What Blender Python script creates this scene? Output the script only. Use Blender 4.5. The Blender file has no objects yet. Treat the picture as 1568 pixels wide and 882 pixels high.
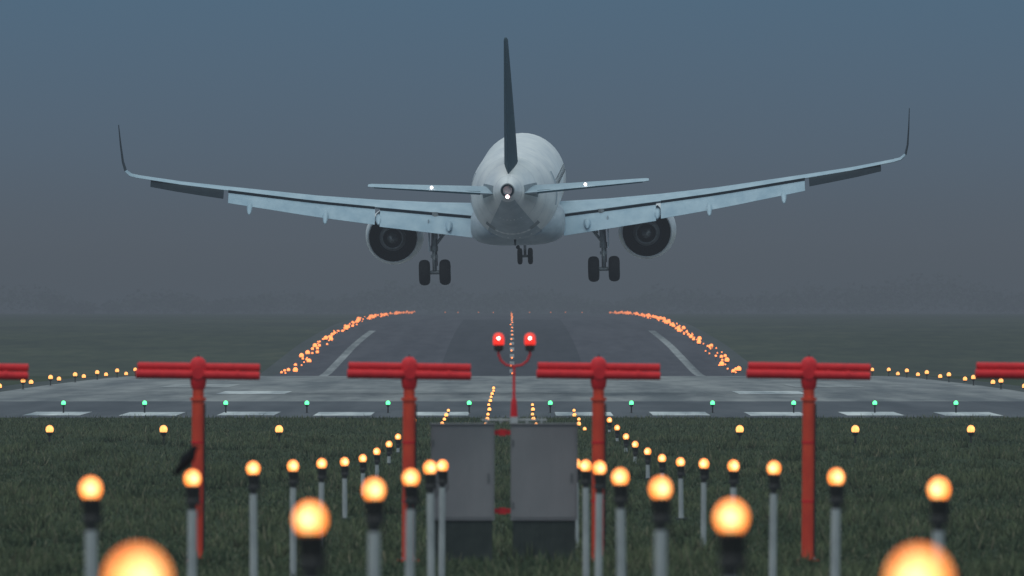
import bpy, math, random, bmesh
import numpy as np
from mathutils import Vector, Matrix
random.seed(7); rng=np.random.default_rng(7)
S=bpy.context.scene
F=20500.0; EYE=3.8
rad=math.radians

# ---------------------------------------------------------------- materials
def newmat(name):
    m=bpy.data.materials.new(name); m.use_nodes=True
    nt=m.node_tree; b=nt.nodes["Principled BSDF"]; return m,nt,b
def ramp(nt,stops,inp):
    r=nt.nodes.new("ShaderNodeValToRGB")
    el=r.color_ramp.elements
    while len(el)<len(stops): el.new(0.5)
    for e,(p,c) in zip(el,stops): e.position=p; e.color=(*c,1)
    nt.links.new(inp,r.inputs[0]); return r.outputs[0]
def noise(nt,scale,detail=4,rough=.55,vec=None,dist=0):
    n=nt.nodes.new("ShaderNodeTexNoise"); n.inputs["Scale"].default_value=scale
    n.inputs["Detail"].default_value=detail; n.inputs["Roughness"].default_value=rough
    n.inputs["Distortion"].default_value=dist
    if vec is not None: nt.links.new(vec,n.inputs["Vector"])
    return n.outputs["Fac"]
def objco(nt,scale=(1,1,1)):
    t=nt.nodes.new("ShaderNodeTexCoord"); m=nt.nodes.new("ShaderNodeMapping")
    m.inputs["Scale"].default_value=scale
    nt.links.new(t.outputs["Object"],m.inputs["Vector"]); return m.outputs["Vector"]
def varmat(name,c0,c1,scale=3,rough=.5,metal=0,sc=(1,1,1),spec=.5):
    m,nt,b=newmat(name)
    v=objco(nt,sc); f=noise(nt,scale,5,.6,v)
    nt.links.new(ramp(nt,[(.3,c0),(.7,c1)],f),b.inputs["Base Color"])
    b.inputs["Roughness"].default_value=rough; b.inputs["Metallic"].default_value=metal
    b.inputs["Specular IOR Level"].default_value=spec
    return m
def emit(name,c,s=1):
    m,nt,b=newmat(name)
    f=noise(nt,9,2,.5,objco(nt))
    d=tuple(x*.7 for x in c)
    nt.links.new(ramp(nt,[(.3,d),(.65,c)],f),b.inputs["Emission Color"])
    b.inputs["Emission Strength"].default_value=s
    b.inputs["Base Color"].default_value=(.1,.05,.02,1)
    m.cycles.emission_sampling='NONE'
    return m
M={}
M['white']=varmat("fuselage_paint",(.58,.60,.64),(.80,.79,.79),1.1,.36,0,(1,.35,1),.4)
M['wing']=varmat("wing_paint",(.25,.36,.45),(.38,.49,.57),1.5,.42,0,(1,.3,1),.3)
M['belly']=varmat("belly_paint_and_shade",(.24,.30,.36),(.42,.47,.52),1.2,.45,0,(1,.4,1),.3)
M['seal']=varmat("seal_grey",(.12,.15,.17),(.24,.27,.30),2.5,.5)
M['teal']=varmat("fin_paint",(.002,.026,.042),(.004,.038,.058),2,.55,0,(1,1,1),.12)
M['dark']=varmat("dark_trim",(.004,.012,.020),(.010,.020,.030),4,.6,0,(1,1,1),.12)
M['rubber']=varmat("tyre_rubber",(.003,.004,.005),(.009,.010,.011),6,.85,0,(1,1,1),.15)
M['metal']=varmat("bare_metal",(.10,.11,.12),(.2,.21,.22),5,.4,.5)
M['gearm']=varmat("gear_paint",(.12,.14,.16),(.25,.27,.28),5,.5)
M['duct']=varmat("engine_duct",(.003,.006,.008),(.012,.015,.017),5,.6,0,(1,1,1),.15)
M['red']=varmat("red_paint",(.52,.010,.018),(.68,.018,.024),6,.5,0,(1,1,1),.22)
M['orange']=varmat("mast_paint",(.50,.035,.018),(.68,.066,.026),5,.5,0,(1,1,.4),.25)
M['pole']=varmat("galvanised_pole",(.24,.25,.26),(.44,.45,.45),5,.5,0,(1,1,.3))
M['black']=varmat("black_housing",(.004,.004,.004),(.014,.012,.012),12,.6)
M['cab']=varmat("cabinet_paint",(.16,.155,.165),(.21,.20,.21),1.6,.6,0,(1,1,.5))
M['cabd']=varmat("cabinet_frame",(.07,.075,.08),(.11,.115,.12),4,.6)
M['mesh']=varmat("grille",(.014,.024,.020),(.034,.044,.038),4,.7)
M['feather']=varmat("feathers",(.003,.003,.004),(.008,.008,.011),20,.8,0,(1,1,1),.1)
M['lred']=emit("red_lamp",(1.0,.02,.015),1.3)
M['lgreen']=emit("green_lamp",(.08,1.0,.30),3.4)
M['lor']=emit("orange_lamp",(1.0,.38,.10),3.0)
M['lor2']=emit("orange_far_lamp",(1.0,.25,.06),4.6)
M['lwh']=emit("white_lamp",(1,.85,.8),7)
M['lpk']=emit("tail_lamp",(1,.6,.6),10)
def lens():
    # incandescent lamp behind a prismatic dome: hot centre facing the approach, amber edge
    m,nt,b=newmat("lamp_lens")
    tc=nt.nodes.new("ShaderNodeTexCoord"); sp=nt.nodes.new("ShaderNodeSeparateXYZ")
    nt.links.new(tc.outputs["Object"],sp.inputs[0])
    cx=nt.nodes.new("ShaderNodeCombineXYZ")
    nt.links.new(sp.outputs[0],cx.inputs[0]); nt.links.new(sp.outputs[2],cx.inputs[2])
    ln=nt.nodes.new("ShaderNodeVectorMath"); ln.operation='LENGTH'; nt.links.new(cx.outputs[0],ln.inputs[0])
    nz=noise(nt,40,3,.7,tc.outputs["Object"])
    mu=nt.nodes.new("ShaderNodeMath"); mu.operation='MULTIPLY_ADD'
    nt.links.new(nz,mu.inputs[0]); mu.inputs[1].default_value=.16
    nt.links.new(ln.outputs["Value"],mu.inputs[2])
    mm=nt.nodes.new("ShaderNodeMath"); mm.operation='MULTIPLY'; nt.links.new(mu.outputs[0],mm.inputs[0]); mm.inputs[1].default_value=5.9
    c=ramp(nt,[(.48,(1,.78,.46)),(.66,(1,.58,.24)),(.84,(1,.34,.07)),(1.0,(.9,.18,.02))],mm.outputs[0])
    nt.links.new(c,b.inputs["Emission Color"]); b.inputs["Emission Strength"].default_value=2.3
    b.inputs["Base Color"].default_value=(.2,.1,.04,1); b.inputs["Roughness"].default_value=.3
    return m
M['lens']=lens()

# ---------------------------------------------------------------- mesh builder
class MB:
    def __init__(s): s.v=[]; s.f=[]; s.m=[]; s.mats=[]
    def mi(s,k):
        if k not in s.mats: s.mats.append(k)
        return s.mats.index(k)
    def loft(s,rings,mat,caps=True,close=True):
        k=s.mi(mat) if isinstance(mat,str) else None
        n=len(rings[0]); base=len(s.v)
        for r in rings: s.v+= [tuple(p) for p in r]
        for i in range(len(rings)-1):
            kk=k if k is not None else s.mi(mat[i])
            for j in range(n if close else n-1):
                a=base+i*n+j; b=base+i*n+(j+1)%n
                s.f.append((a,b,b+n,a+n)); s.m.append(kk)
        if caps:
            k0=k if k is not None else s.mi(mat[0]); k1=k if k is not None else s.mi(mat[-1])
            s.f.append(tuple(base+j for j in range(n))[::-1]); s.m.append(k0)
            s.f.append(tuple(base+(len(rings)-1)*n+j for j in range(n))); s.m.append(k1)
    def tube(s,pts,rs,mat,seg=12):
        pts=[Vector(p) for p in pts]
        if not hasattr(rs,'__len__'): rs=[rs]*len(pts)
        rings=[]
        for i,p in enumerate(pts):
            d=(pts[min(i+1,len(pts)-1)]-pts[max(i-1,0)]).normalized()
            u=Vector((0,1,0)) if abs(d.y)<.9 else Vector((1,0,0))
            a=d.cross(u).normalized(); b=d.cross(a)
            rings.append([p+(a*math.cos(t)+b*math.sin(t))*rs[i] for t in [2*math.pi*q/seg for q in range(seg)]])
        s.loft(rings,mat)
    def revolve(s,prof,c,axis,mat,seg=32,caps=False):
        rings=[]
        for (h,r) in prof:
            ring=[]
            for q in range(seg):
                t=2*math.pi*q/seg; x=math.cos(t)*max(r,.0005); y=math.sin(t)*max(r,.0005)
                if axis=='Y': p=(c[0]+x,c[1]+h,c[2]+y)
                elif axis=='X': p=(c[0]+h,c[1]+x,c[2]+y)
                else: p=(c[0]+x,c[1]+y,c[2]+h)
                ring.append(p)
            rings.append(ring)
        s.loft(rings,mat,caps)
    def ball(s,c,r,mat,seg=16,sc=(1,1,1)):
        n=seg//2; rings=[]
        for i in range(n+1):
            a=math.pi*i/n; rr=max(math.sin(a),.003)
            rings.append([(c[0]+r*sc[0]*rr*math.cos(2*math.pi*q/seg),c[1]+r*sc[1]*rr*math.sin(2*math.pi*q/seg),c[2]-r*sc[2]*math.cos(a)) for q in range(seg)])
        s.loft(rings,mat)
    def box(s,lo,hi,mat):
        x0,y0,z0=lo;x1,y1,z1=hi
        s.loft([[(x0,y0,z0),(x1,y0,z0),(x1,y1,z0),(x0,y1,z0)],[(x0,y0,z1),(x1,y0,z1),(x1,y1,z1),(x0,y1,z1)]],mat)
    def mesh(s,name,ang=40):
        me=bpy.data.meshes.new(name); me.from_pydata(s.v,[],s.f)
        for k in s.mats: me.materials.append(M[k])
        me.polygons.foreach_set("material_index",s.m)
        me.polygons.foreach_set("use_smooth",[True]*len(s.f))
        me.update()
        bm=bmesh.new(); bm.from_mesh(me); bmesh.ops.recalc_face_normals(bm,faces=bm.faces[:]); bm.to_mesh(me); bm.free()
        me.set_sharp_from_angle(angle=rad(ang))
        return me
    def obj(s,name,parent=None,loc=(0,0,0),ang=40):
        return mkobj(name,s.mesh(name,ang),parent,loc)
def mkobj(name,me,parent=None,loc=(0,0,0)):
    o=bpy.data.objects.new(name,me); o.location=loc
    S.collection.objects.link(o)
    if parent: o.parent=parent
    return o

# ---------------------------------------------------------------- terrain profile
PD=[-400,0,150,300,480,560,640,720,800,860,950,1150,1340,1400,1480,1580,1670,1760,1900,2080,2300,2535,2800,3075,3600,4500,7000,14000]
PZ=[0,0,0,0,0,.10,.12,.05,-.08,-.28,-.9,-2.2,-2.6,-2.05,-1.25,-.25,.45,1.05,1.9,2.6,2.95,3.18,3.35,3.45,3.35,3.2,3.0,2.0]
def gz(d): return float(np.interp(d,PD,PZ))
rows=sorted(set(PD+list(range(480,3300,20))))
def sz(d):
    if not 500<d<4000: return gz(d)
    return sum(gz(d+k*12.5) for k in (-2,-1,0,1,2))/5
ROWZ=[sz(d) for d in rows]
def H(d): return float(np.interp(d,rows,ROWZ))
def sheet(name,x0,x1,d0,d1,dz,mat,xs=None):
    ds=[d0]+[d for d in rows if d0<d<d1]+[d1]
    xs=xs or [x0,x1]
    v=[(x,d,H(d)+dz) for d in ds for x in xs]; n=len(xs)
    f=[(i*n+j,i*n+j+1,(i+1)*n+j+1,(i+1)*n+j) for i in range(len(ds)-1) for j in range(n-1)]
    me=bpy.data.meshes.new(name); me.from_pydata(v,[],f); me.materials.append(mat)
    me.polygons.foreach_set("use_smooth",[True]*len(f)); me.update()
    return mkobj(name,me)
m,nt,b=newmat("ground_turf")
f1=noise(nt,.35,6,.6,objco(nt,(1,.12,1)))
c1=ramp(nt,[(.3,(.022,.036,.020)),(.55,(.040,.056,.032)),(.75,(.062,.070,.042))],f1)
f2=noise(nt,.03,4,.6,objco(nt,(1,.3,1)))
c2=ramp(nt,[(.35,(.6,.65,.6)),(.7,(1.2,1.1,1.0))],f2)
mx=nt.nodes.new("ShaderNodeMix"); mx.data_type='RGBA'; mx.blend_type='MULTIPLY'; mx.inputs[0].default_value=1
nt.links.new(c1,mx.inputs[6]); nt.links.new(c2,mx.inputs[7]); nt.links.new(mx.outputs[2],b.inputs["Base Color"])
b.inputs["Roughness"].default_value=1; b.inputs["Specular IOR Level"].default_value=.05
sheet("ground",0,0,-400,14000,0,m,xs=[-9000,-2000,-400,-60,0,60,400,2000,9000])

def asphalt(name,c0,c1,spec=.25):
    m,nt,b=newmat(name)
    f=noise(nt,.6,6,.65,objco(nt,(1,.06,1)))
    g=noise(nt,.12,3,.5,objco(nt,(3,.05,1)))
    a=nt.nodes.new("ShaderNodeMath"); a.operation='ADD'; nt.links.new(f,a.inputs[0]); nt.links.new(g,a.inputs[1])
    h=nt.nodes.new("ShaderNodeMath"); h.operation='MULTIPLY'; nt.links.new(a.outputs[0],h.inputs[0]); h.inputs[1].default_value=.5
    nt.links.new(ramp(nt,[(.40,c0),(.60,c1)],h.outputs[0]),b.inputs["Base Color"])
    b.inputs["Roughness"].default_value=.85; b.inputs["Specular IOR Level"].default_value=spec
    return m
asph_d=asphalt("asphalt_dark",(.034,.040,.052),(.068,.074,.088))
asph_l=asphalt("asphalt_worn",(.09,.10,.112),(.22,.225,.23))
asph_f=asphalt("asphalt_far",(.034,.033,.046),(.062,.060,.076),spec=.1)
asph_r=asphalt("rubber_deposit",(.016,.018,.026),(.03,.031,.042),spec=.1)
shoulder=asphalt("shoulder_asphalt",(.028,.036,.034),(.05,.058,.056),spec=.1)
paint=asphalt("marking_paint",(.20,.23,.26),(.60,.62,.63))
paint_f=asphalt("worn_marking_paint",(.12,.13,.14),(.34,.35,.36))
rw=bpy.data.objects.new("runway",None); S.collection.objects.link(rw)
def rs(*a,**k):
    o=sheet(*a,**k); o.parent=rw; return o
rs("shoulder",-25.5,25.5,484,3080,.004,shoulder)
rs("threshold_pavement",-60,60,481,556,.008,asph_d)
rs("near_pavement",-23.6,23.6,556,960,.008,asph_l)
rs("far_pavement",-23.6,23.6,960,3080,.012,asph_f)
rs("rubber_lane",-7.5,7.5,1300,2100,.016,asph_r)
for s in (-1,1):
    rs("edge_line",min(s*18.3,s*19.2),max(s*18.3,s*19.2),1250,1800,.02,paint_f)
    rs("touchdown_mark",min(s*10.2,s*13.3),max(s*10.2,s*13.3),600,622,.02,paint)
    rs("touchdown_mark",min(s*13.9,s*17.3),max(s*13.9,s*17.3),655,690,.02,paint_f)
    for i in range(6):
        x=s*(2.65+3.55*i); q=random.uniform(-1.5,1.5)
        rs("threshold_stripe",x-1.05,x+1.05,489+q,504+q,.02,paint)
for d in range(1300,2400,60): rs("centre_line",-.25,.25,d,d+30,.02,paint_f)

# ---------------------------------------------------------------- grass blades (one mesh)
def grass():
    P=[]
    for (d0,d1,n) in ((165,235,80000),(235,320,80000),(320,482,90000)):
        d=rng.uniform(d0,d1,n); x=rng.uniform(-1,1,n)*(.047*d+2.5)
        P.append(np.stack([x,d],1))
    for k in range(420):
        d=rng.uniform(170,400); x=rng.uniform(-1,1)*(.045*d+2); n=45
        P.append(np.stack([rng.normal(x,.16,n),rng.normal(d,.16,n)],1))
    ntus=420*45
    P=np.concatenate(P); n=len(P)
    patch=(np.sin(P[:,0]*1.3+np.sin(P[:,1]*.21)*2)+np.sin(P[:,0]*.47+P[:,1]*.09+1)+np.sin(P[:,0]*3.1-P[:,1]*.33))/3
    h=(.05+.10*rng.random(n)**1.7)*(1+.6*patch)
    tall=rng.random(n)<.015; h[tall]*=2.3
    h[-ntus:]=rng.uniform(.12,.34,ntus)
    w=.008+.011*rng.random(n)
    ang=rng.uniform(0,np.pi,n); lean=rng.normal(0,.4,(n,2))*h[:,None]
    z=np.zeros(n)
    base=np.stack([P[:,0],P[:,1],z],1)
    dx=np.stack([np.cos(ang)*w,np.sin(ang)*w,z],1)
    a=base-dx; b_=base+dx; c=base+np.stack([lean[:,0],lean[:,1],h],1)
    V=np.empty((n*3,3),np.float32); V[0::3]=a;V[1::3]=b_;V[2::3]=c
    me=bpy.data.meshes.new("grass"); me.vertices.add(n*3); me.vertices.foreach_set("co",V.ravel())
    me.loops.add(n*3); me.loops.foreach_set("vertex_index",np.arange(n*3,dtype=np.int32))
    me.polygons.add(n); me.polygons.foreach_set("loop_start",np.arange(0,n*3,3,dtype=np.int32))
    me.update(calc_edges=True)
    t=np.clip(.45+.5*patch+rng.normal(0,.25,n),0,1)
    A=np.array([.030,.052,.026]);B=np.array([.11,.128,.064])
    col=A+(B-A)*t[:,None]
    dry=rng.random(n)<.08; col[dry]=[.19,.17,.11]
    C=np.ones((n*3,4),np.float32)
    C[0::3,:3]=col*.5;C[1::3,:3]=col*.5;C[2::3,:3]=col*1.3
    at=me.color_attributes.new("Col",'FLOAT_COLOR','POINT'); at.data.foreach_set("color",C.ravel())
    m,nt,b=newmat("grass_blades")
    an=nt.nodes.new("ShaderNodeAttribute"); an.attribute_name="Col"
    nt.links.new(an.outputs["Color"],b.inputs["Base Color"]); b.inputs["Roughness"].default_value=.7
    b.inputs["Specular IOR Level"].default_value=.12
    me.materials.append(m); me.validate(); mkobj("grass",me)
grass()

# ---------------------------------------------------------------- distant trees (one mass)
def trees():
    V=[];Fc=[]
    x=-190
    while x<195:
        d=random.uniform(3300,3500)
        hgt=4.2+3.2*max(0,math.sin(x*.052+2.6))+1.2*math.sin(x*.19)+random.uniform(-.8,1)
        hgt=max(hgt,2.2)
        if x>30: hgt*=1.2
        g=H(d); rx=hgt*random.uniform(.7,1.1)
        for k in range(150):
            u=Vector((random.gauss(0,1),random.gauss(0,1),random.gauss(0,1))).normalized()*(random.random()**.4)
            lump=1+.25*math.sin(u.x*7+x)*math.cos(u.z*6+x)
            c=Vector((x+u.x*rx*lump,d+u.y*rx,g+hgt*.5+u.z*hgt*.5*lump)); c.z=max(c.z,g+.2)
            for q in range(3):
                V.append(tuple(c+Vector((random.uniform(-.8,.8),random.uniform(-.8,.8),random.uniform(-.6,.6)))))
            n=len(V); Fc.append((n-3,n-2,n-1))
        x+=random.uniform(1.2,3)
    me=bpy.data.meshes.new("distant_trees"); me.from_pydata(V,[],Fc)
    me.materials.append(varmat("foliage",(.03,.04,.03),(.07,.08,.055),.4,.9)); mkobj("distant_trees",me)
trees()

# ---------------------------------------------------------------- airliner
plane=bpy.data.objects.new("airliner",None); S.collection.objects.link(plane)
UU=[1,.85,.65,.45,.28,.14,.05,0]
def sect(P,chord,t,n,cd=(0,-1,0)):
    P=Vector(P);n=Vector(n).normalized();cd=Vector(cd)
    up=[];lo=[]
    for u in UU:
        y=t*chord*(2.969*math.sqrt(u)-1.26*u-3.516*u*u+2.843*u**3-1.036*u**4)/2
        y=max(y,.006)
        up.append(P+cd*u*chord+n*(y*1.15)); 
        lo.append(P+cd*u*chord-n*(y*.85))
    return up+lo[::-1][1:]
def circ(y,rx,rz,zc,seg=44):
    return [(rx*math.cos(2*math.pi*q/seg),y,zc+rz*math.sin(2*math.pi*q/seg)) for q in range(seg)]
st=[(-19.9,.30,.32,.68),(-19.3,.40,.44,.66),(-18,.62,.70,.58),(-16.5,.87,.98,.50),(-15,1.12,1.24,.41),(-13,1.42,1.52,.29),(-11,1.68,1.77,.17),(-9,1.86,1.94,.07),(-7,1.95,2.02,.02),(-5,1.975,2.06,0),(0,1.975,2.07,0),(6,1.975,2.07,0),(11.5,1.975,2.07,.02),(13.2,1.9,1.96,-.02),(14.8,1.66,1.65,-.2),(16.2,1.22,1.15,-.45),(17.2,.7,.6,-.62),(17.7,.1,.08,-.68)]
def fus(y): return [float(np.interp(y,[s[0] for s in st],[s[i] for s in st])) for i in (1,2,3)]
fb=MB(); fb.loft([circ(*s) for s in st],'white'); fb.obj("fuselage",plane)
pj=MB()
for y in (-18.2,-14.6,-12.2,-9,-5.6):
    R=[]
    for dy in (-.015,.015):
        r=fus(y+dy); R.append(circ(y+dy,r[0]+.004,r[1]+.004,r[2]))
    pj.loft(R,'belly',caps=False)
for k in range(34):
    y=-7.6+k*.56
    for s in (-1,1):
        ring0=[];ring1=[]
        for (dy,dz) in ((-.1,-.16),(.1,-.16),(.1,.16),(-.1,.16)):
            z=.5+dz; r=fus(y); x=r[0]*math.sqrt(max(0,1-((z-r[2])/r[1])**2))
            ring0.append((s*(x-.02),y+dy,z)); ring1.append((s*(x+.005),y+dy,z))
        pj.loft([ring0,ring1],'dark')
pj.obj("window_row",plane)
tc=MB()
def patch(y0,y1,a0,a1,mat,s,off=.006,n=7):
    R=[]
    for i in range(n):
        y=y0+(y1-y0)*i/(n-1); r=fus(y); row=[]
        for j in range(8):
            a=rad(a0+(a1-a0)*j/7); row.append((s*(r[0]+off)*math.cos(a),y,r[2]+(r[1]+off)*math.sin(a)))
        R.append(row)
    tc.loft(R,mat,caps=False,close=False)
for s in (-1,1):
    patch(-17.6,-14.4,-10,18,'seal',s)
    patch(-19.0,-6.4,-90,-52,'belly',s,.004,16)  # darker strip below the tail cone: underside shade put into the colour
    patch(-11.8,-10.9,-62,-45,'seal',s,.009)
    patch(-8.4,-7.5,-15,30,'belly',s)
tc.obj("tail_panels_and_shade",plane)
ap=MB(); ap.revolve([(.35,.325),(0,.31),(-.22,.28),(-.22,.21),(.25,.18),(.25,0)],(0,-19.9,.68),'Y',['metal','metal','dark','duct','duct'],24)
ap.obj("apu_exhaust",plane)
nl=MB(); nl.ball((0,-20.2,.42),.08,'lpk')
for s in (-1,1): nl.ball((s*3.35,-17.85,.80),.065,'lwh')
nl.obj("navigation_lights",plane)
bf=MB(); rings=[]
for (y,w,b0,tp) in ((-6.5,1.2,-1.9,-1.2),(-5.5,1.75,-2.15,-.9),(-4,2.02,-2.38,-.7),(-1.5,2.12,-2.5,-.6),(2,2.14,-2.52,-.6),(5.5,2.1,-2.45,-.7),(7.5,1.8,-2.25,-.9),(9,1.2,-2.0,-1.2)):
    ring=[]
    for q in range(32):
        t=2*math.pi*q/32; c=math.cos(t); s_=math.sin(t); e=.62
        ring.append((w*math.copysign(abs(c)**e,c),y,(b0+tp)/2+(tp-b0)/2*math.copysign(abs(s_)**e,s_)))
    rings.append(ring)
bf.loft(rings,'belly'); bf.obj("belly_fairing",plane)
bm_=MB(); bm_.tube([(0,-7.2,-1.85),(0,-7.35,-2.25)],[.07,.03],'dark'); bm_.ball((0,-2,-2.56),.09,'dark'); bm_.obj("drain_mast",plane)
WS=[(1.2,5.9,6.9,-1.30,.13),(1.95,5.5,6.4,-1.20,.13),(4.0,4.5,5.1,-.98,.12),(6.4,3.25,3.95,-.70,.115),(9,1.85,3.25,-.36,.11),(11,.8,2.75,-.04,.105),(13,-.25,2.3,.28,.10),(15,-1.3,1.9,.60,.10),(16.9,-2.35,1.6,.98,.10)]
def winterp(x,i): return float(np.interp(x,[w[0] for w in WS],[w[i] for w in WS]))
for s in (-1,1):
    wb=MB(); R=[]
    for (x,yl,c,z,t) in WS:
        dh=rad(5+5*x/17); cc=c*(.86 if 1.9<x<16.5 else 1)
        R.append(sect((s*x,yl,z),cc,t*c/cc*.9,(-s*math.sin(dh),0,math.cos(dh))))
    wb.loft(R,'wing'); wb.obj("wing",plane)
    wl=MB(); R=[]
    for (x,z,yl,c,ca,t) in ((16.9,.98,-2.35,1.6,10,.10),(17.2,1.07,-2.55,1.48,28,.09),(17.42,1.28,-2.85,1.35,58,.08),(17.52,1.7,-3.2,1.15,78,.075),(17.58,2.5,-3.75,.85,84,.07),(17.62,3.38,-4.4,.42,86,.07)):
        R.append(sect((s*x,yl,z),c,t,(-s*math.sin(rad(ca)),0,math.cos(rad(ca)))))
    wl.loft(R,['wing','wing','dark','dark','dark']); wl.obj("winglet",plane)
    fl=MB()
    def flap(x0,x1,k0,k1,ang,drop,mat,n=4,t=.12,edge=True):
        R=[];gap_shade=[]
        for i in range(n+1):
            q=i/n; x=x0+(x1-x0)*q; c=k0+(k1-k0)*q
            te=winterp(x,1)-winterp(x,2)
            y=te+winterp(x,2)*.14+.12; z=winterp(x,3)-drop
            a=rad(ang); dh=rad(5+5*x/17)
            cd=(0,-math.cos(a),-math.sin(a)); nn=(-s*math.sin(dh),-math.sin(a),math.cos(a))
            R.append(sect((s*x,y,z),c,t,nn,cd))
            gap_shade.append([(s*x,y-.12,z-.02),(s*x,y-.12,z+.10),(s*x,y-.16,z+.10),(s*x,y-.16,z-.02)])
        fl.loft(R,mat)
        if edge: fl.loft(gap_shade,'dark')  # dark strip painted in for the shade of the wing-flap gap
    flap(2.05,6.2,1.5,1.3,33,.12,'wing')
    flap(6.42,12.9,1.25,.85,33,.08,'wing',6)
    flap(13.1,16.3,.8,.6,24,.05,'dark',3,.22,False)
    fl.obj("flaps",plane)
    ff=MB()
    for x in (3.1,6.25,8.6,11.95):
        te=winterp(x,1)-winterp(x,2); z=winterp(x,3)
        k=1.0 if x<8 else .75
        if x<8: ff.tube([(s*x,te+2.0,z-.25),(s*x,te+1.3,z-.40),(s*x,te+.3,z-.5),(s*x,te-.1,z-.62),(s*x,te-.35,z-.74)],[.03,.15,.18,.13,.03],'wing',12)
        else: ff.tube([(s*x,te+2.0,z-.25),(s*x,te+1.3,z-.42*k),(s*x,te+.3,z-.55*k),(s*x,te-.35,z-.85*k),(s*x,te-.85,z-1.10*k),(s*x,te-1.1,z-1.2*k)],[.03,.15*k,.19*k,.17*k,.12*k,.03],'wing',12)
    ff.obj("flap_track_fairings",plane)
    ex=5.72; ez=-2.2; e=MB()
    e.revolve([(5.4,.95),(6.6,1.02),(7.1,1.08),(7.28,1.16),(7.1,1.23),(6.2,1.30),(5,1.32),(4,1.28),(3,1.19),(2.5,1.13),(2.5,1.085),(3.4,1.10),(4.3,1.10),(4.32,0)],(s*ex,0,ez),'Y',
      ['duct','metal','metal','metal','white','white','white','white','white','white','duct','duct','duct'],40)
    e.revolve([(4.3,.78),(3.2,.74),(2.3,.60),(1.7,.47),(1.7,.43),(2.5,.40),(2.52,0)],(s*ex,0,ez),'Y',['dark','dark','metal','metal','duct','duct'],32)
    e.revolve([(2.5,.30),(1.9,.27),(1.4,.16),(1.05,.03),(1.0,0)],(s*ex,0,ez),'Y','metal',24)
    for q in range(28):
        t=2*math.pi*q/28; c,sn=math.cos(t),math.sin(t)
        p0=Vector((s*ex+c*.74,4.0,ez+sn*.74));p1=Vector((s*ex+c*1.1,4.0,ez+sn*1.1)); w=Vector((-sn,.3,c))*.035; th=Vector((0,.01,0))
        e.loft([[p0-w-th,p0+w-th,p0+w+th,p0-w+th],[p1-w-th,p1+w-th,p1+w+th,p1-w+th]],'dark')
    e.obj("engine",plane)
    py=MB(); R=[]
    for (y,zb,zt,w) in ((6.2,ez+1.22,ez+1.3,.06),(5,ez+1.15,ez+1.55,.2),(3,ez+.95,winterp(ex,3)-.1,.24),(1.2,ez+.75,winterp(ex,3)-.1,.2),(.2,ez+1.0,winterp(ex,3)-.2,.05)):
        R.append([(s*ex-w,y,zb),(s*ex+w,y,zb),(s*ex+w,y,zt),(s*ex-w,y,zt)])
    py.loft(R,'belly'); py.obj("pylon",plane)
    gx=3.8; g=MB(); az=-3.70
    g.tube([(s*gx*.98,.1,-1.0),(s*gx,0,-2.6)],[.15,.14],'gearm')
    g.tube([(s*gx,0,-2.55),(s*gx,0,az+.05)],[.095,.095],'metal')
    g.tube([(s*gx,0,-2.5),(s*gx,0,-2.75)],[.17,.17],'gearm')
    g.tube([(s*gx-.62,0,az),(s*gx+.62,0,az)],[.09,.09],'gearm')
    g.tube([(s*gx,.05,-2.55),(s*(gx-.95),.1,-1.35)],[.07,.06],'gearm')
    g.tube([(s*(gx-.25),.05,-2.1),(s*(gx-.5),.1,-1.35)],[.04,.04],'gearm')
    g.tube([(s*gx,-.1,-2.7),(s*gx,-.38,-3.1),(s*gx,-.1,az+.12)],[.045,.06,.045],'gearm')
    g.tube([(s*gx+.1,-.1,-2.2),(s*gx+.13,-.12,-3.4)],[.02,.02],'black')
    g.box((s*gx+s*.22-.02,-.5,-2.75),(s*gx+s*.22+.02,.55,-1.3),'belly')
    g.box((s*gx-.16,-.14,-3.05),(s*gx+.16,-.08,-2.9),'gearm')
    for o in (-1,1):
        c=(s*gx+o*.46,0,az)
        g.revolve([(-.24,.22),(-.25,.36),(-.23,.47),(-.15,.55),(-.05,.575),(.05,.575),(.15,.55),(.23,.47),(.25,.36),(.24,.22)],c,'X','rubber',32,True)
        g.revolve([(-.255,.0),(-.255,.2),(.255,.2),(.255,0)],c,'X','metal',20)
    g.obj("main_landing_gear",plane)
    tp=MB(); R=[]
    for (x,yl,c,z) in ((.45,-13.6,4.0,.44),(1.2,-14.0,3.6,.50),(6.0,-16.8,1.6,.90),(6.12,-17.1,1.15,.915)):
        R.append(sect((s*x,yl,z),c,.10,(-s*math.sin(rad(6)),0,math.cos(rad(6)))))
    tp.loft(R,'wing')
    R=[]
    for (x,yl,c,z) in ((1.25,-17.0,.72,.49),(5.85,-18.0,.40,.875)):
        R.append(sect((s*x,yl,z),c,.2,(-s*math.sin(rad(6)),0,math.cos(rad(6))),(0,-math.cos(rad(4)),-math.sin(rad(4)))))
    tp.loft(R,'teal'); tp.obj("tailplane",plane)
g=MB(); az=-3.60; ny=12.6
g.tube([(0,ny,-1.6),(0,ny,-2.9)],[.11,.10],'gearm'); g.tube([(0,ny,-2.8),(0,ny,az)],[.065,.065],'metal')
g.tube([(-.36,ny,az),(.36,ny,az)],[.06,.06],'gearm'); g.tube([(0,ny,-2.7),(0,ny+1.1,-1.8)],[.05,.05],'gearm')
g.box((-.14,ny-.12,-2.7),(.14,ny-.08,-2.45),'gearm')
for o in (-1,1):
    g.revolve([(-.1,.16),(-.115,.28),(-.08,.36),(0,.385),(.08,.36),(.115,.28),(.1,.16)],(o*.24,ny,az),'X','rubber',28,True)
    g.box((o*.42-.02,ny-.2,-2.55),(o*.42+.02,ny+1.3,-1.7),'belly')
g.obj("nose_landing_gear",plane)
fn=MB(); R=[]
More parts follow.
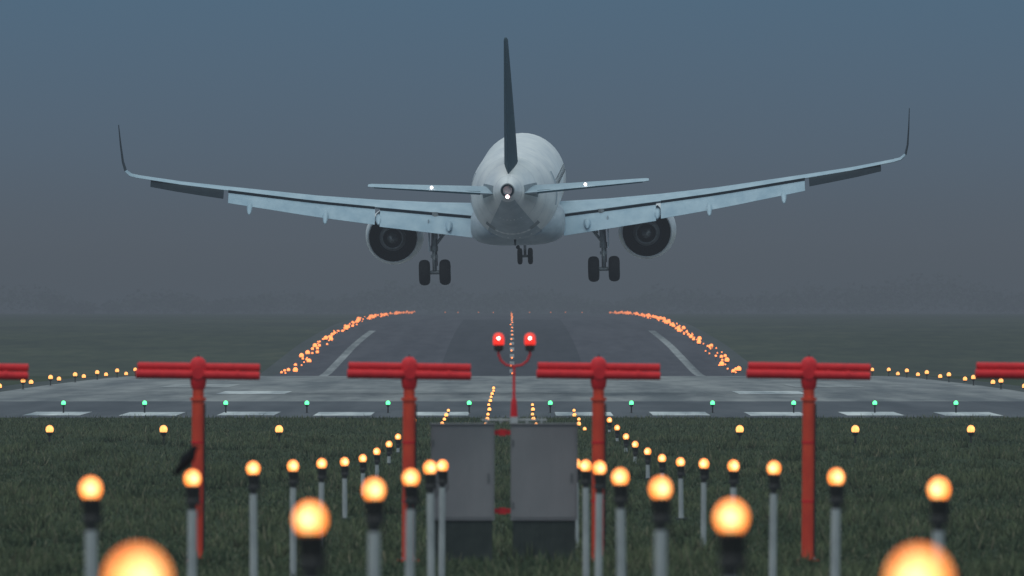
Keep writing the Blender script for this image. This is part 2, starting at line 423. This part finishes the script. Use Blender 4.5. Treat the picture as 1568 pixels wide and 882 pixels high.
for (z,yl,c,t) in ((.9,-11.0,6.7,.095),(1.6,-11.9,6.0,.10),(3.0,-13.0,5.05,.10),(5.0,-14.7,3.75,.095),(6.6,-16.1,2.7,.085),(7.15,-16.6,2.3,.08),(7.25,-17.0,1.7,.06)):
    R.append(sect((0,yl,z),c,t,(1,0,0)))
fn.loft(R,'teal'); fn.obj("tail_fin",plane)
rd=MB(); R=[]
for (z,yl,c) in ((1.75,-17.65,.35),(6.9,-18.5,.22)): R.append(sect((0,yl,z),c,.12,(1,0,0)))
rd.loft(R,'teal'); rd.obj("rudder_edge",plane)
plane.location=(.25,601,9.36)
plane.rotation_euler=(rad(2.75),rad(-1.2),rad(-1.3))

# ---------------------------------------------------------------- approach lights
def lamp_mesh(hgt,name="approach_light"):
    b=MB()
    b.ball((0,0,0),.082,'lens',24,(1,.8,1.08))
    b.revolve([(-.065,.05),(-.078,.072),(-.11,.066),(-.19,.055),(-.20,.062),(-.25,.06),(-.255,.04),(-.30,.045)],(0,0,0),'Z','black',16,True)
    b.box((.05,-.015,-.24),(.075,.015,-.08),'black')
    b.tube([(.07,0,-.2),(.085,0,-.3),(.05,0,-.36)],.008,'black',6)
    if hgt>.32: b.tube([(0,0,-.29),(0,0,-hgt+.01)],[.043,.047],'pole',14)
    b.box((-.1,-.1,-hgt),(.1,.1,-hgt+.03),'mesh')
    return b.mesh(name)
LD=[35.5,66,97,128,158,187,215,245,275,304,334,361,391,421]
LZ=[3.085,2.785,2.515,2.22,1.95,1.66,1.37,1.05,.80,.63,.50,.44,.42,.40]
for i,(d,z) in enumerate(zip(LD,LZ)):
    me=lamp_mesh(z-H(d)); ix=1.035 if d<100 else 1.0
    for xx in ([-ix,ix] if d<230 else [])+[-3.085,3.06]:
        o=mkobj("approach_light",me,None,(xx+.048-.05*d/500,d+random.uniform(-.3,.3),z+random.uniform(-.01,.01)))
        o.rotation_euler=(0,rad(random.uniform(-.8,.8)),rad(random.uniform(-20,20)))
def low_mesh(name,mat,r=.075,h=.3):
    b=MB(); b.ball((0,0,0),r,mat,12,(1,1,1.1))
    b.revolve([(-r*.6,r*.75),(-r*1.1,r*.8),(-r*1.6,r*.45)],(0,0,0),'Z','black',12,True)
    b.tube([(0,0,-r*1.5),(0,0,-h)],[.025,.03],'black',8)
    b.revolve([(-h,.1),(-h+.02,.09)],(0,0,0),'Z','black',12,True)
    return b.mesh(name)
cb=low_mesh("crossbar_light",'lor',.115,.42)
for x in (-13.4,-10.1,-6.75,6.6,9.95,13.3): mkobj("crossbar_light",cb,None,(x,388,.40))
apl=[low_mesh("inset_light",'lor',r,.12) for r in (.055,.07)]
for k in range(5):
    d=422+k*19
    for s in (-1,1): mkobj("inset_light",apl[k%2],None,(s*(2.3+random.uniform(-.06,.06))-.05,d,H(d)+.12))
for k in range(10):
    d=440+k*21
    for s in (-1,1):
        if s==1 and k>4: continue
        mkobj("inset_light",apl[k%2],None,(s*.82-.05+random.uniform(-.04,.04),d,H(d)+.12))
gl=low_mesh("threshold_light",'lgreen',.085,.38)
for k in range(-7,8):
    x=-1.6+3.03*k; mkobj("threshold_light",gl,None,(x,500,H(500)+.38))
el=low_mesh("edge_light_reflection",'lor',.115,.42)
for k in range(8):
    d=600+k*38
    for s in (-1,1): mkobj("edge_light_reflection",el,None,(s*23.3,d,H(d)+.42))
for k in range(6):
    d=640+k*42
    for s in (-1,1): mkobj("edge_light_reflection",el,None,(s*(24.5),d,H(d)+.15))  # low second row of glowing balls imitates the lamps' reflection on the ground
efl=[low_mesh("edge_light_reflection",'lor2',r,.5) for r in (.08,.12,.17,.25)]
for k in range(56):
    d=1345+k*30.5
    for s in (-1,1):
        for j in range(3):  # extra scattered lamps, added so the row merges into a glowing streak
            mkobj("edge_light_reflection",random.choice(efl),None,(s*(22.6+random.uniform(-.7,.7)),d+random.uniform(-15,15),H(d)+random.uniform(.15,.5)))
cf=low_mesh("centreline_light",'lor2',.10,.15)
for k in range(26):
    d=1345+k*62; mkobj("centreline_light",cf,None,(-.1+random.uniform(-.15,.15),d,H(d)+.14))
for k in range(9):
    x=-9+k*2.3+random.uniform(-.5,.5); mkobj("runway_end_light",efl[1],None,(x*1.8,3080,H(3080)+.3))

# ---------------------------------------------------------------- localizer antennas
AD=204.0
def antenna(x,tilt,name="localizer_antenna"):
    root=bpy.data.objects.new(name,None); S.collection.objects.link(root); root.location=(x,AD,0)
    b=MB()
    b.tube([(0,0,0),(0,0,2.45)],[.1,.095],'orange',20)
    b.tube([(0,0,2.45),(0,0,2.50),(0,0,2.50),(0,0,2.62)],[.12,.12,.085,.085],'orange',20)
    b.revolve([(0,.17),(.03,.17),(.03,.11)],(0,0,0),'Z','orange',20,True)
    for q in range(4):
        t=math.pi/4+q*math.pi/2; b.ball((.14*math.cos(t),.14*math.sin(t),.045),.018,'metal',8)
    for zz in (.9,1.8): b.revolve([(0,.104),(.035,.104)],(0,0,zz),'Z','red',20,True)
    b.tube([(.1,-.06,.1),(.105,-.06,2.4)],[.012,.012],'black',6)
    b.obj("mast",root)
    b=MB(); b.revolve([(2.60,.07),(2.66,.11),(2.76,.125),(2.98,.125),(3.06,.11),(3.11,.06),(3.12,.01)],(0,0,0),'Z','red',24,True)
    b.tube([(0,-.15,2.87),(0,.15,2.87)],[.09,.09],'red',20)
    b.tube([(0,0,3.1),(0,0,3.15)],[.02,.012],'black',8)
    b.obj("hub",root)
    b=MB()
    b.tube([(-.93,.02,2.978),(-.92,.02,2.978),(.93,.02,2.958),(.94,.02,2.958)],[.045,.058,.058,.045],'red',18)
    b.tube([(-.95,-.05,2.858),(-.94,-.05,2.858),(-.1,-.05,2.85),(.1,-.05,2.845),(.93,-.05,2.832),(.94,-.05,2.832)],[.055,.07,.07,.07,.062,.05],'red',18)
    for xx in (-.6,-.3,.3,.6):
        b.revolve([(-.02,.074),(.02,.074)],(xx,-.05,2.85-.012*xx),'X','red',18,True)
    b.obj("dipole_tubes",root)
    root.rotation_euler=(0,rad(tilt),rad(random.uniform(-4,4)))
for x,t in ((-8.32,.3),(-4.79,.2),(-1.58,.3),(1.31,.2),(4.51,.3),(8.0,.1)): antenna(x,t)

# ---------------------------------------------------------------- equipment cabinets
def cabinet(x0,x1):
    root=bpy.data.objects.new("equipment_cabinet",None); S.collection.objects.link(root); root.location=((x0+x1)/2,AD+.6,0)
    w=(x1-x0)/2
    b=MB(); b.box((-w,0,.62),(w,.5,2.08),'cab'); b.obj("body",root)
    b=MB(); b.box((-w+.03,-.012,.66),(w-.03,-.002,2.04),'cab')
    b.box((-w-.015,-.03,2.082),(w+.015,.53,2.10),'cab')
    b.box((w-.1,-.03,1.2),(w-.075,-.014,1.34),'cabd')
    for z in (.85,1.8): b.tube([(-w+.035,-.02,z-.05),(-w+.035,-.02,z+.05)],[.012,.012],'cabd',8)
    b.obj("door",root)
    b=MB(); b.box((-w+.03,.04,.03),(w-.03,.45,.618),'mesh')
    for k in range(13):
        xx=-w+.05+k*(2*w-.1)/12; b.box((xx-.006,.02,.02),(xx+.006,.036,.6),'mesh')
    b.box((-w-.03,-.05,0),(w+.03,.55,.028),'mesh')
    b.obj("plinth",root)
cabinet(-1.24,-.27); cabinet(-.02,1.0)
b=MB()
for z in (.76,1.96): b.box((-.268,.15,z-.035),(-.022,.25,z+.035),'red'); b.box((-.20,.13,z-.05),(-.09,.14,z+.05),'red')
b.obj("connecting_bracket",None,(0,AD+.6,0))
root=bpy.data.objects.new("obstruction_light",None); S.collection.objects.link(root); root.location=(.03,AD+.8,0)
b=MB(); b.tube([(-.5,0,2.15),(.5,0,2.15)],[.016,.016],'pole',10)
for x in (-.42,-.2,0,.2,.42): b.tube([(x,0,2.101),(x,0,2.18)],[.016,.016],'pole',8)
b.box((-.06,-.06,2.105),(.06,.06,2.20),'pole'); b.obj("base_rail",root)
b=MB(); b.tube([(0,0,2.2),(0,0,2.3),(0,0,2.45),(0,0,2.5),(0,0,2.98)],[.055,.05,.04,.022,.02],'red',12)
arc=[(-.235,0,3.22),(-.235,0,3.15),(-.2,0,3.06),(-.12,0,2.99),(0,0,2.97),(.12,0,2.99),(.21,0,3.06),(.245,0,3.15),(.245,0,3.22)]
b.tube(arc,.018,'red',10); b.obj("fork",root)
b=MB()
for x in (-.235,.245):
    b.revolve([(3.2,.03),(3.22,.07),(3.29,.075),(3.30,.065)],(x,0,0),'Z','black',16,True)
    b.revolve([(3.30,.078),(3.33,.086),(3.42,.082),(3.46,.065),(3.48,.03),(3.485,.005)],(x,0,0),'Z','lred',20,True)
    b.ball((x,-.075,3.40),.022,'lwh',10)
b.obj("lamps",root)

# ---------------------------------------------------------------- bird perched on a lamp
b=MB()
def rt(x,z,a=rad(28)): return (x*math.cos(a)-z*math.sin(a), x*math.sin(a)+z*math.cos(a))
ax=[(-.19,-.075,.010),(-.14,-.055,.022),(-.09,-.03,.042),(-.04,.0,.060),(.01,.02,.060),(.045,.04,.044),(.07,.058,.034),(.09,.068,.038),(.11,.07,.026),(.118,.066,.012),(.15,.052,.002)]
b.tube([(rt(p[0],p[1])[0],0,rt(p[0],p[1])[1]+.02) for p in ax],[p[2] for p in ax],'feather',14)
for s in (-1,1):
    b.tube([(.02,s*.045,.06),(-.04,s*.052,.0),(-.11,s*.03,-.07),(-.16,s*.015,-.12)],[.018,.028,.016,.004],'feather',8)
    b.tube([(.0,s*.02,-.01),(.0,s*.022,-.04),(.005,s*.022,-.066)],[.018,.006,.005],'black',6)
    b.tube([(-.02,s*.022,-.066),(.03,s*.022,-.066)],[.004,.004],'black',6)
b.obj("crow",None,(-3.085,128,2.22+.089+.066))

# ---------------------------------------------------------------- haze layers + sky
def fog(name,lo,hi,sig,col):
    bx=MB(); bx.box(lo,hi,'black'); hz=bx.obj(name)
    m=bpy.data.materials.new(name+"_volume"); m.use_nodes=True; nt=m.node_tree
    for n in list(nt.nodes):
        if n.type!='OUTPUT_MATERIAL': nt.nodes.remove(n)
    out=[n for n in nt.nodes if n.type=='OUTPUT_MATERIAL'][0]
    va=nt.nodes.new("ShaderNodeVolumeAbsorption"); va.inputs["Color"].default_value=(0,0,0,1); va.inputs["Density"].default_value=sig
    em=nt.nodes.new("ShaderNodeEmission"); em.inputs["Color"].default_value=(*col,1); em.inputs["Strength"].default_value=sig  # even glow put into the volume in place of skylight scattered by haze
    ad=nt.nodes.new("ShaderNodeAddShader"); nt.links.new(va.outputs[0],ad.inputs[0]); nt.links.new(em.outputs[0],ad.inputs[1])
    nt.links.new(ad.outputs[0],out.inputs["Volume"])
    hz.data.materials.clear(); hz.data.materials.append(m)
fog("haze",(-9000,-60,-30),(9000,9000,42),.00038,(.092,.112,.137))
fog("ground_mist",(-8900,1700,-29),(8900,8900,13),.00065,(.080,.099,.119))

W=bpy.data.worlds.new("World"); S.world=W; W.use_nodes=True; nt=W.node_tree
bg=nt.nodes["Background"]
sky=nt.nodes.new("ShaderNodeTexSky"); sky.sky_type='NISHITA'; sky.sun_disc=False
sky.sun_elevation=rad(4); sky.sun_rotation=rad(200); sky.dust_density=3; sky.air_density=1.5
tc=nt.nodes.new("ShaderNodeTexCoord"); sp=nt.nodes.new("ShaderNodeSeparateXYZ"); nt.links.new(tc.outputs["Generated"],sp.inputs[0])
sq=nt.nodes.new("ShaderNodeMath"); sq.operation='POWER'; mxx=nt.nodes.new("ShaderNodeMath"); mxx.operation='MAXIMUM'
nt.links.new(sp.outputs[2],mxx.inputs[0]); mxx.inputs[1].default_value=0
nt.links.new(mxx.outputs[0],sq.inputs[0]); sq.inputs[1].default_value=.5
col=ramp(nt,[(0,(.09,.10,.12)),(.05,(.094,.118,.145)),(.108,(.090,.160,.24)),(.155,(.074,.166,.265)),(.4,(.20,.30,.41)),(1,(.85,1.0,1.0))],sq.outputs[0])
mr=nt.nodes.new("ShaderNodeMapRange"); nt.links.new(sp.outputs[1],mr.inputs[0])
mr.inputs[1].default_value=-1; mr.inputs[2].default_value=.3; mr.inputs[3].default_value=1.5; mr.inputs[4].default_value=1
vm=nt.nodes.new("ShaderNodeVectorMath"); vm.operation='SCALE'; nt.links.new(col,vm.inputs[0]); nt.links.new(mr.outputs[0],vm.inputs["Scale"])
mix=nt.nodes.new("ShaderNodeVectorMath"); mix.operation='MULTIPLY_ADD'
nt.links.new(sky.outputs[0],mix.inputs[0]); mix.inputs[1].default_value=(.0015,.0015,.0015); nt.links.new(vm.outputs[0],mix.inputs[2])
nt.links.new(mix.outputs[0],bg.inputs[0]); bg.inputs[1].default_value=1.0

L=bpy.data.lights.new("sun",'SUN'); L.energy=.5; L.angle=rad(22); L.color=(1,.90,.84)
lo=bpy.data.objects.new("sun",L); S.collection.objects.link(lo)
lo.rotation_euler=Vector((.55,.65,-1.1)).to_track_quat('-Z','Y').to_euler()

cam=bpy.data.cameras.new("camera"); co=bpy.data.objects.new("camera",cam); S.collection.objects.link(co)
cam.sensor_width=36; cam.lens=36*F/1568; cam.clip_start=1; cam.clip_end=20000
co.location=(0,0,EYE); co.rotation_euler=(rad(90)+math.atan(37/F),0,0)
cam.dof.use_dof=True; cam.dof.focus_distance=590; cam.dof.aperture_fstop=6.3
S.camera=co
S.view_settings.view_transform='Standard'; S.view_settings.look='None'; S.view_settings.exposure=0
